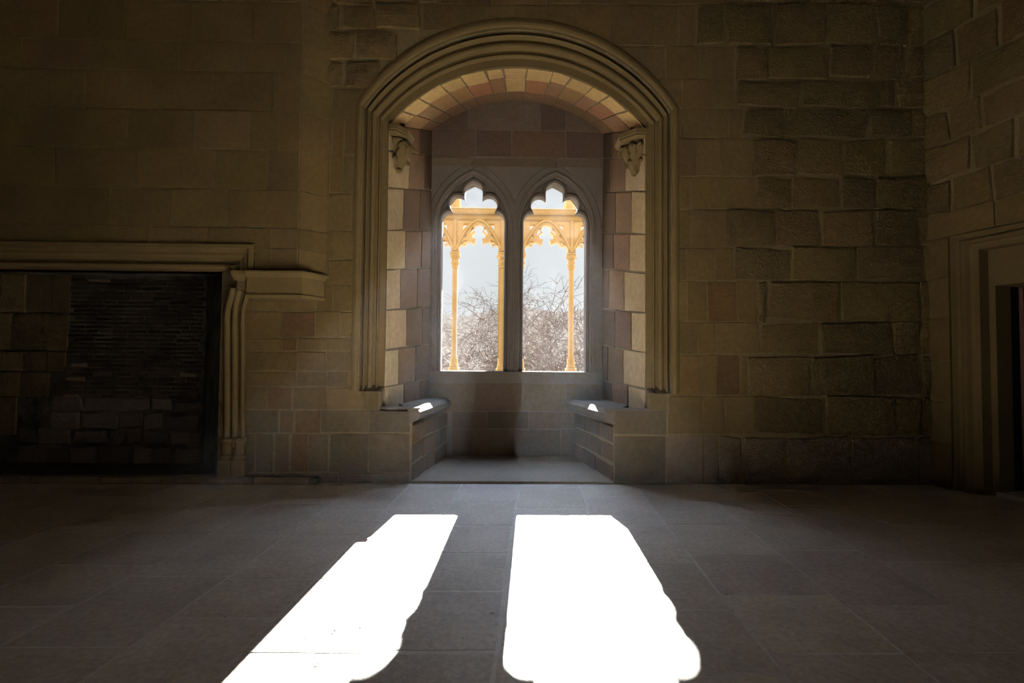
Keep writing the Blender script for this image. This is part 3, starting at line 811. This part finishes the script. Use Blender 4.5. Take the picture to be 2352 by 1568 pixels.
# smooth frame stones
lv = [0, .40, .76, 1.12, 1.5, 1.84, z_m]
for a, b in zip(lv, lv[1:]): rrow(a, b, [0.0, s_m], rough=0)
rrow(z_m, z_band, [0, .55, 1.15, 1.75, so_r+.15], rough=0)
for a, b in zip(lv, lv[1:]): rrow(a, b, [so_r, so_r+.4, so_r+1.0, so_r+1.6], rough=0)
o = Bk.done('right_stone_facing', M_wall, wall_right)
# moulded door frame
dp = (s_d-s_m)
DP = [(0, 0), (.0, -.018), (.02, -.05), (.045, -.05), (.06, -.02), (.075, -.012), (.09, -.03), (.105, -.06), (.13, -.065), (.16, -.065), (.165, -.13), (.18, -.30)]
kk = (s_in-s_m)/.165
bm = bmesh.new()
rings(bm, [[rfn(s_m+d*kk, -.02, y), rfn(s_m+d*kk, z_m-d*kk*.75, y), rfn(so_r-d*kk, z_m-d*kk*.75, y), rfn(so_r-d*kk, -.02, y)] for d, y in DP], closed=False)
door = empty('door_1', rfn(s_d+.5, 0, -.2)); tag(door, kind='structure')
keep(obj('door_frame', fixn(bm), M_trim), door)
zl = rs_(2262, 650)[1]
bm = bmesh.new()
prism(bm, [(s_in-.06, -.02), (s_d, -.02), (s_d, zl), (s_far, zl), (s_far, -.02), (so_r-.05, -.02), (so_r-.05, z_m-.02), (s_in-.06, z_m-.02)], lambda u, v, k: rfn(u, v, -.16 if k == 0 else -.34))
keep(obj('door_reveal', fixn(bm), M_wall if False else M_trim), door)
bm = bmesh.new()
for i in range(6):
    a = s_d+DOORW*i/6; prism(bm, [(a+.003, .03), (a+DOORW/6-.003, .03), (a+DOORW/6-.003, zl+.02), (a+.003, zl+.02)], lambda u, v, k: rfn(u, v, -.52 if k == 0 else -.57))
keep(obj('door_leaf', fixn(bm), M_wood), door)
bm = bmesh.new(); prism(bm, [(s_d-.02, -.02), (s_far+.02, -.02), (s_far+.02, .035), (s_d-.02, .035)], lambda u, v, k: rfn(u, v, -.15 if k == 0 else -.60)); keep(obj('threshold', fixn(bm), M_fjoint), door)
bm = bmesh.new(); prism(bm, [(s_d-.0, zl-.012), (s_far, zl-.012), (s_far, zl+.03), (s_d, zl+.03)], lambda u, v, k: rfn(u, v, -.155 if k == 0 else -.50)); keep(obj('door_head_strip', fixn(bm), M_trim), door)
# side closing behind the reveal
bm = bmesh.new()
for s0 in (s_d-.2, s_far+.0): prism(bm, [(s0, -.02), (s0+.2, -.02), (s0+.2, 3.2), (s0, 3.2)], lambda u, v, k: rfn(u, v, -.34 if k == 0 else -.75))
prism(bm, [(s_d-.2, zl+.02), (s_far+.2, zl+.02), (s_far+.2, 3.2), (s_d-.2, 3.2)], lambda u, v, k: rfn(u, v, -.34 if k == 0 else -.75))
prism(bm, [(s_d-.2, -.02), (s_far+.2, -.02), (s_far+.2, 3.2), (s_d-.2, 3.2)], lambda u, v, k: rfn(u, v, -.70 if k == 0 else -.75))
keep(obj('door_passage', fixn(bm), M_brick), door)
# red-brown edge board of the half seen door leaf
def rs_d(px, py, dep): 
    p = hit(px, py, P0-RN*dep, RN); return (p-P0).dot(RD), p.z
ea, za = rs_d(2333, 655, .44); eb, _ = rs_d(2349, 655, .44); _, zb_ = rs_d(2340, 1092, .44)
bm = bmesh.new(); prism(bm, [(ea, .036), (eb, .036), (eb, za), (ea, za)], lambda u, v, k: rfn(u, v, -.44 if k == 0 else -.52)); keep(obj('edge_board', fixn(bm), M_rust), door)
lp = rs_d(2332, 830, .42)
bm = bmesh.new(); bmesh.ops.create_icosphere(bm, subdivisions=2, radius=.014, matrix=Matrix.Translation(rfn(lp[0], lp[1], -.425))); keep(obj('latch_knob', bm, M_pale, smooth=True), door)

# ------------------------------------------------------------ floor
SH = .064
joint = [-5.6, -5.1, -4.6, -4.05, -3.55, -3.05, -2.53, -2.02, -1.53, -1.09, -.643, -.141, .39, .88, 1.40, 1.90, 2.40, 2.92, 3.4, 3.95, 4.5, 5.05, 5.6, 6.2]
fixed = {-.643: [1153, 1208, 1271, 1358, 1498], -.141: [1165, 1300, 1425], -1.09: [1165, 1330, 1500], .39: [1140, 1203, 1290, 1400], .88: [1203, 1275, 1365, 1502], -1.53: [1230, 1330, 1420], 1.40: [1180, 1262, 1390, 1500]}
bm = bmesh.new()
prism(bm, [(-6.1, -5.2), (6.6, -5.2), (6.6, W+.1), (-6.1, W+.1)], lambda u, v, k: (u, v, -.0002 if k == 0 else -.15))
floor = obj('floor', fixn(bm), M_fjoint); tag(floor, kind='structure')
Bk = Blocks()
for j0, j1 in zip(joint, joint[1:]):
    ys = sorted({round(floor_y(q), 3) for q in fixed.get(j0, [])})
    if not ys: ys = [rnd.uniform(1.8, 2.4)]
    while ys[0] > -5: ys.insert(0, ys[0]-rnd.uniform(.45, .75))
    while ys[-1] < 5.2: ys.append(ys[-1]+rnd.uniform(.45, .7))
    wide = .017 if j1 == -.141 or j0 == -.141 else .007
    for a, b in zip(ys, ys[1:]):
        if a > D+.01: continue
        k = rnd.uniform(.88, 1.06)
        Bk.add(lambda u, v, h: (u+SH*v, v, h-.004), j0, j1, a, min(b, D+.04), h=.004+rnd.uniform(0, .0015), gap=wide*.55, bev=.003, jit=.005 if wide < .008 else .007, col=(k, k*rnd.uniform(.97, 1.0), k*rnd.uniform(.94, 1.0)), nu=4, nv=4)
o = Bk.done('floor_slabs', M_floor, floor)
# straws and crumbs lying about
db = bmesh.new()
for (px, py) in ((1205, 1286), (1262, 1264), (1272, 1264), (770, 1445), (765, 1452), (703, 1463), (828, 1439), (728, 1525), (609, 1306), (517, 1417), (785, 1348), (1669, 1365), (1683, 1403), (2087, 1222), (1492, 1316), (1130, 1408), (1062, 1465), (1018, 1267)):
    p = hit(px, py, Vector((0, 0, .003)), Vector((0, 0, 1)))
    a = rnd.uniform(0, 3.1); l = rnd.uniform(.004, .012)
    tube(db, [p-Vector((math.cos(a)*l, math.sin(a)*l, 0)), p+Vector((0, 0, .002)), p+Vector((math.cos(a+.3)*l, math.sin(a+.3)*l, 0))], [.0012, .002, .001], 5)
litter = obj('floor_litter', db, plain('dry_straw', (.22, .17, .09), .8)); tag(litter, 'scattered bits of straw and grit on the stone floor', 'litter', kind='stuff')

# ------------------------------------------------------------ rest of the room shell (behind the camera)
bm = bmesh.new(); box(bm, XL-.2, XL, YB-.2, D+1.0, -.1, ZTOP); tag(obj('wall_left', fixn(bm), M_mortar), kind='structure')
RW = [(-5.3, -4.1), (3.7, 4.9)]
rear = plate('wall_rear', [(XL-.2, -.1), (6.8, -.1), (6.8, ZTOP), (XL-.2, ZTOP)], [[(a, 1.6), (b, 1.6), (b, 3.4), ((a+b)/2, 3.9), (a, 3.4)] for a, b in RW], YB-.3, YB, M_mortar); tag(rear, kind='structure')
for i, (a, b) in enumerate(RW):  # unseen windows added as fill light, their panes glow
    wn = empty('window_%d' % (i+3), ((a+b)/2, YB-.2, 1.6)); tag(wn, kind='structure')
    mm, nt_, b_, o2 = nodes('fill_window_pane_%d' % i); nt_.nodes.remove(b_)
    em = N(nt_, 'ShaderNodeEmission'); em.inputs[0].default_value = (1, .95, .86, 1); em.inputs[1].default_value = REAR_FILL; nt_.links.new(em.outputs[0], o2.inputs[0])
    keep(plate('glass_pane', [(a, 1.6), (b, 1.6), (b, 3.4), ((a+b)/2, 3.9), (a, 3.4)], [], YB-.22, YB-.20, mm), wn)
bm = bmesh.new(); box(bm, XL-.2, 6.8, YB-.2, W+.1, ZTOP, ZTOP+.2); tag(obj('ceiling', fixn(bm), plain('dark_beams', (.10, .07, .04))), kind='structure')

# ------------------------------------------------------------ terrace and gallery outside
bm = bmesh.new(); box(bm, -7, 7, W+.40, G+.30, -.4, .0); tag(obj('terrace_floor', fixn(bm), M_ext), kind='structure')
def gz(py): return Z(py, G)
gal = empty('gallery_arcade', (.1, G, 0)); tag(gal, 'golden stone gallery with slender columns and open tracery outside the window', 'gallery')
bm = bmesh.new(); box(bm, -5.5, 5.7, G-.12, G+.12, 0, gz(853)); keep(obj('parapet', fixn(bm), M_gold), gal)
k = G/F
sh_r = 6.6*k
colx = []
xcol1, xpl, xpr, xcol2 = X(1042.5, G), X(1151.5, G), X(1194, G), X(1311, G)
bayL, bayR = xpl-xcol1, xcol2-xpr
per = (xcol2-xcol1)
cols = [(xcol1, 'c'), (xpl, 'p'), (xpr, 'p'), (xcol2, 'c'), (xcol2+bayR, 'p'), (xcol1-bayL, 'p'), (xcol1-bayL-(xpr-xpl), 'p'), (xcol2+bayR+(xpr-xpl), 'p')]
bays = [(xcol1, xpl), (xpr, xcol2), (xcol2, xcol2+bayR), (xcol1-bayL, xcol1)]
for x_, kd in cols:
    bm = bmesh.new(); lathe(bm, x_, G, [(sh_r, gz(826)), (sh_r*.96, gz(700)), (sh_r*.93, gz(616))], 8)
    shf = keep(obj('column', fixn(bm), M_gold), gal)
    bm = bmesh.new()
    lathe(bm, x_, G, [(12.5*k, gz(853)), (12.5*k, gz(846)), (10*k, gz(844)), (10.5*k, gz(841)), (9*k, gz(836)), (9.2*k, gz(826)), (8.6*k, gz(823)), (sh_r, gz(823))], 16, {0, 1})
    b_ = obj('base', fixn(bm), M_gold, shf)
    bm = bmesh.new()
    lathe(bm, x_, G, [(sh_r, gz(618)), (8.6*k, gz(616)), (8.6*k, gz(613)), (7.2*k, gz(611)), (9.8*k, gz(606)), (10*k, gz(603)), (7.6*k, gz(600)), (8.2*k, gz(597)), (12.2*k, gz(592)), (12.6*k, gz(588)), (10.4*k, gz(585)), (12*k, gz(583.5)), (12*k, gz(581)), (9*k, gz(577))], 16)
    for v in bm.verts:      # knobbly carved foliage
        dd = Vector((v.co.x-x_, v.co.y-G, 0)); q = noise.noise(v.co*38)
        if dd.length > 1e-4 and gz(614) < v.co.z < gz(584): v.co += dd*(q*.28)
    obj('capital', fixn(bm), M_gold, shf)
for x_, kd in cols:
    bm = bmesh.new(); tube(bm, [(x_, G-.07, gz(579)), (x_, G-.07, gz(505))], .034, 8); keep(obj('wall_shaft', fixn(bm), M_gold), gal)
# pier between the two double arches
for (a, b) in ((xpl, xpr), (xcol2+bayR, xcol2+bayR+(xpr-xpl)), (xcol1-bayL-(xpr-xpl), xcol1-bayL)):
    bm = bmesh.new(); box(bm, a-.062, b+.03, G-.02, G+.12, 0, gz(505)); keep(obj('pier', fixn(bm), M_gold), gal)
# tracery panels
def bay_holes(xa, xb):
    cx = (xa+xb)/2; hb = (xb-xa)/2; s = hb/(54.3*k)
    def P(u, y): return (cx+u*k*s, gz(y))
    half = [(46.5, 578), (46, 572), (43, 567), (39, 564.5), (34, 564), (31, 566.5), (29.5, 562), (27, 559), (23, 557), (18, 557), (14.5, 560), (11, 563), (10, 562), (7.5, 552), (10, 550.5), (14, 550), (16, 547), (15.5, 542.5), (13, 539), (9.5, 537), (8, 535.5), (10.8, 531), (11, 526), (8.5, 521), (4, 518), (0, 516.5)]
    main = [P(u, y) for u, y in half]+[P(-u, y) for u, y in half[-2::-1]]
    H = [main]
    for m_ in (1, -1):
        H.append([P(m_*u, y) for u, y in ((23.5, 517.5), (35.5, 517.5), (35.5, 531))])
        H.append([P(m_*u, y) for u, y in ((12.5, 526), (14, 524), (17, 528.5), (19.5, 534), (20.5, 540), (18.5, 543.5), (17, 539), (14, 536.2), (12, 535), (13, 531))])
        H.append([P(m_*u, y) for u, y in ((28.5, 540), (33, 546.5), (34.5, 548.8), (29, 548.2), (27.3, 546.5))])
        H.append([P(m_*u, y) for u, y in ((27, 555), (32, 555.8), (37, 558.5), (40.5, 562.5), (38, 563), (34, 561.8), (31.5, 564), (29.8, 559))])
    return H
for xa, xb in bays:
    a, b = xa, xb
    plate_o = [(a, gz(581)), (b, gz(581)), (b, gz(503)), (a, gz(503))]
    H = bay_holes(xa, xb)
    # main opening cuts the bottom edge: one outline with the light taken out
    main = H[0]
    outl = [(a, gz(503)), (a, gz(578)), main[-1]]+main[::-1][1:]+[(b, gz(578)), (b, gz(503))]
    pl = plate('tracery_panel', outl, H[1:], G-.075, G+.075, M_gold); keep(pl, gal)
    # raised ribs
    bm = bmesh.new(); cx = (a+b)/2; hb = (b-a)/2
    for s in (1, -1):
        pts = []
        for i in range(13):
            t = i/12
            pts.append((cx+s*hb*(1-t**.95)*.95, G-.085, gz(574)+(gz(509)-gz(574))*math.sin(t*math.pi/2)**.9))
        tube(bm, pts, .022, 6)
    keep(obj('rib', fixn(bm), M_gold), gal)
# cornice
bm = bmesh.new()
pr = [(Z(py, G-q), q) for py, q in ((506, .09), (501, .12), (497, .10), (494, .10), (492, .16), (487, .19), (481, .21), (479.5, .225), (477, .20))]
rings(bm, [[(-5.5, G-y, z), (5.7, G-y, z), (5.7, G+.15, z), (-5.5, G+.15, z)] for z, y in pr], True, True)
bmesh.ops.subdivide_edges(bm, edges=[e for e in bm.edges if abs(e.verts[0].co.x-e.verts[1].co.x) > 5], cuts=120)
for v in bm.verts:
    if v.co.z > Z(478.2, G-.2) and v.co.y < G: v.co.z -= abs(noise.noise(v.co*Vector((5, 0, 0)).normalized()*0+Vector((v.co.x*6, 3, 1))))*.018
keep(obj('cornice', fixn(bm), M_gold), gal)
for x_ in (xcol1, X(1305, G)):
    bm = bmesh.new(); lathe(bm, x_, G, [(13*k, Z(480, G-.2)-.02), (13*k, gz(471)), (12*k, gz(469.5)), (11.4*k, gz(468)), (11*k, gz(462)), (9.5*k, gz(458)), (6*k, gz(455)), (2*k, gz(454))], 10)
    keep(obj('finial_stump', fixn(bm), M_gold), gal)

# ------------------------------------------------------------ land, hills, bare trees
GZ = -5.0
M_land = plain('dry_land', (.50, .42, .36), .95); M_hill = stone('hill_scrub', (.28, .205, .13), (.24, .175, .11), scale=.12, bump=0, attr=False, stain=.3)
bm = bmesh.new(); box(bm, -900, 900, G+.3, 900, GZ-1, GZ); tag(obj('ground', fixn(bm), M_land), kind='structure')
prof = [(-900, 735), (300, 720), (700, 712), (900, 722), (1010, 718), (1030, 724), (1052, 726), (1080, 725), (1105, 720), (1125, 714), (1145, 708), (1175, 703), (1205, 703), (1225, 707), (1250, 712), (1275, 716), (1300, 717), (1325, 712), (1345, 706), (1380, 700), (1500, 704), (1800, 720), (3300, 735)]
bm = bmesh.new(); ridge = []
YR = 170
xs = []
for i in range(len(prof)-1):
    (a, ya), (b, yb) = prof[i], prof[i+1]
    n = max(1, int((b-a)/10))
    for j in range(n):
        t = j/n; xs.append((a+(b-a)*t, ya+(yb-ya)*t+(rnd.random()-.5)*.9))
rows_ = []
for t in [0, .25, .5, .75, .92, 1]:
    row = []
    for px, py in xs:
        p = at(px, py, YR); z = GZ+(p.z-GZ)*min(t, 1) if t <= 1 else GZ+(p.z-GZ)*.9
        sc_ = .80+.20*t; row.append((p.x*sc_, YR*sc_, z))
    rows_.append(row)
rings(bm, rows_, False)
hills = obj('hillside', fixn(bm), M_hill, smooth=True); tag(hills, 'pale scrub covered hills far behind the bare trees', 'hills', kind='structure')

def tree(px, Y, top, lean, seed, label, spread=1.0, trunk=.16, base=GZ, lv=6):
    r = random.Random(seed)
    b0 = Vector((X(px, Y), Y, base))
    H = Z(top, Y)-base
    root = empty('bare_tree', b0); tag(root, label, 'tree', 'bare trees beyond the gallery')
    bt, bb = bmesh.new(), bmesh.new()
    cnt = [0]
    def grow(p, d, L, rad, lev):
        nseg = 5 if lev < 4 else 3
        pts, rr = [p], [rad]
        for i in range(nseg):
            q_ = .16 if lev < 2 else .30; d = (d+Vector((r.gauss(0, q_), r.gauss(0, q_), r.gauss(.0, q_*.8)))).normalized()
            p = p+d*L/nseg; pts.append(p); rr.append(rad*(1-.38*(i+1)/nseg))
        tube(bt if lev < 2 else bb, pts, rr, 7 if lev == 0 else (5 if lev < 2 else 3), cap=lev < 2); cnt[0] += 1
        if lev >= lv: return
        kids = (4, 4, 4, 3, 4, 3)[min(lev, 5)]
        for c in range(kids):
            q = r.uniform(.35, 1) if c else 1
            i = min(nseg, max(1, int(q*nseg+.5)))
            ax = Vector((r.gauss(0, 1), r.gauss(0, 1), r.gauss(0, .6))); ax = (ax-d*ax.dot(d)).normalized()
            ang = r.uniform(.35, 1.0)*spread if c else r.uniform(.1, .4)
            nd = (d*math.cos(ang)+ax*math.sin(ang)); nd.z += .12 if lev < 3 else -.02; nd.normalize()
            grow(pts[i], nd, L*r.uniform(.58, .8), max(.0075, rr[i]*r.uniform(.5, .66)), lev+1)
    grow(b0, Vector((lean, r.uniform(-.1, .1), 1)).normalized(), H*.352, trunk, 0)
    keep(obj('trunk', bt, M_bark), root); keep(obj('branches', bb, M_twig), root)
tree(1262, 17.5, 640, .02, 3, 'tallest bare tree, its trunk in the middle of the right window', trunk=.15)
tree(1125, 16.5, 690, -.12, 8, 'bare tangled tree with its trunk low in the left window', trunk=.13)
tree(1325, 19, 655, .05, 13, 'bare tree seen at the right edge of the right window', trunk=.14)
tree(1215, 21, 665, -.05, 21, 'bare tree just right of the window mullion', trunk=.14)
tree(1065, 22, 700, .06, 34, 'bare tree behind the column in the left window', trunk=.14)
tree(1165, 24, 600, -.06, 45, 'bare tree hidden at its base by the window mullion', trunk=.16)
tree(1012, 20, 715, -.05, 56, 'bare tree at the left edge of the left window', trunk=.13)
tree(1290, 25, 690, -.03, 67, 'bare tree behind the column in the right window', trunk=.14)
tree(1100, 26, 690, .04, 71, 'farther bare tree in the middle of the left window', trunk=.14)
tree(1235, 28, 680, .03, 83, 'farther bare tree left of the tall trunk in the right window', trunk=.14)
tree(1345, 29, 680, -.04, 95, 'farther bare tree at the right jamb of the right window', trunk=.14)

# ------------------------------------------------------------ thin haze added in the room to stand in for lens glare
HAZE = .0006
m = bpy.data.materials.new('glare_haze'); m.use_nodes = True; nt = m.node_tree; nt.nodes.clear()
out = nt.nodes.new('ShaderNodeOutputMaterial'); vs_ = nt.nodes.new('ShaderNodeVolumeScatter')
vs_.inputs['Color'].default_value = (.86, .92, 1, 1); vs_.inputs['Density'].default_value = HAZE; vs_.inputs['Anisotropy'].default_value = .45
nt.links.new(vs_.outputs[0], out.inputs['Volume'])
bm = bmesh.new(); box(bm, XL+.05, XR+1.3, YB+.05, W+.12, .03, ZTOP-.05)
hz = obj('glare_haze', fixn(bm), m); tag(hz, 'faint added haze standing in for lens glare in front of the window', 'haze', kind='stuff')
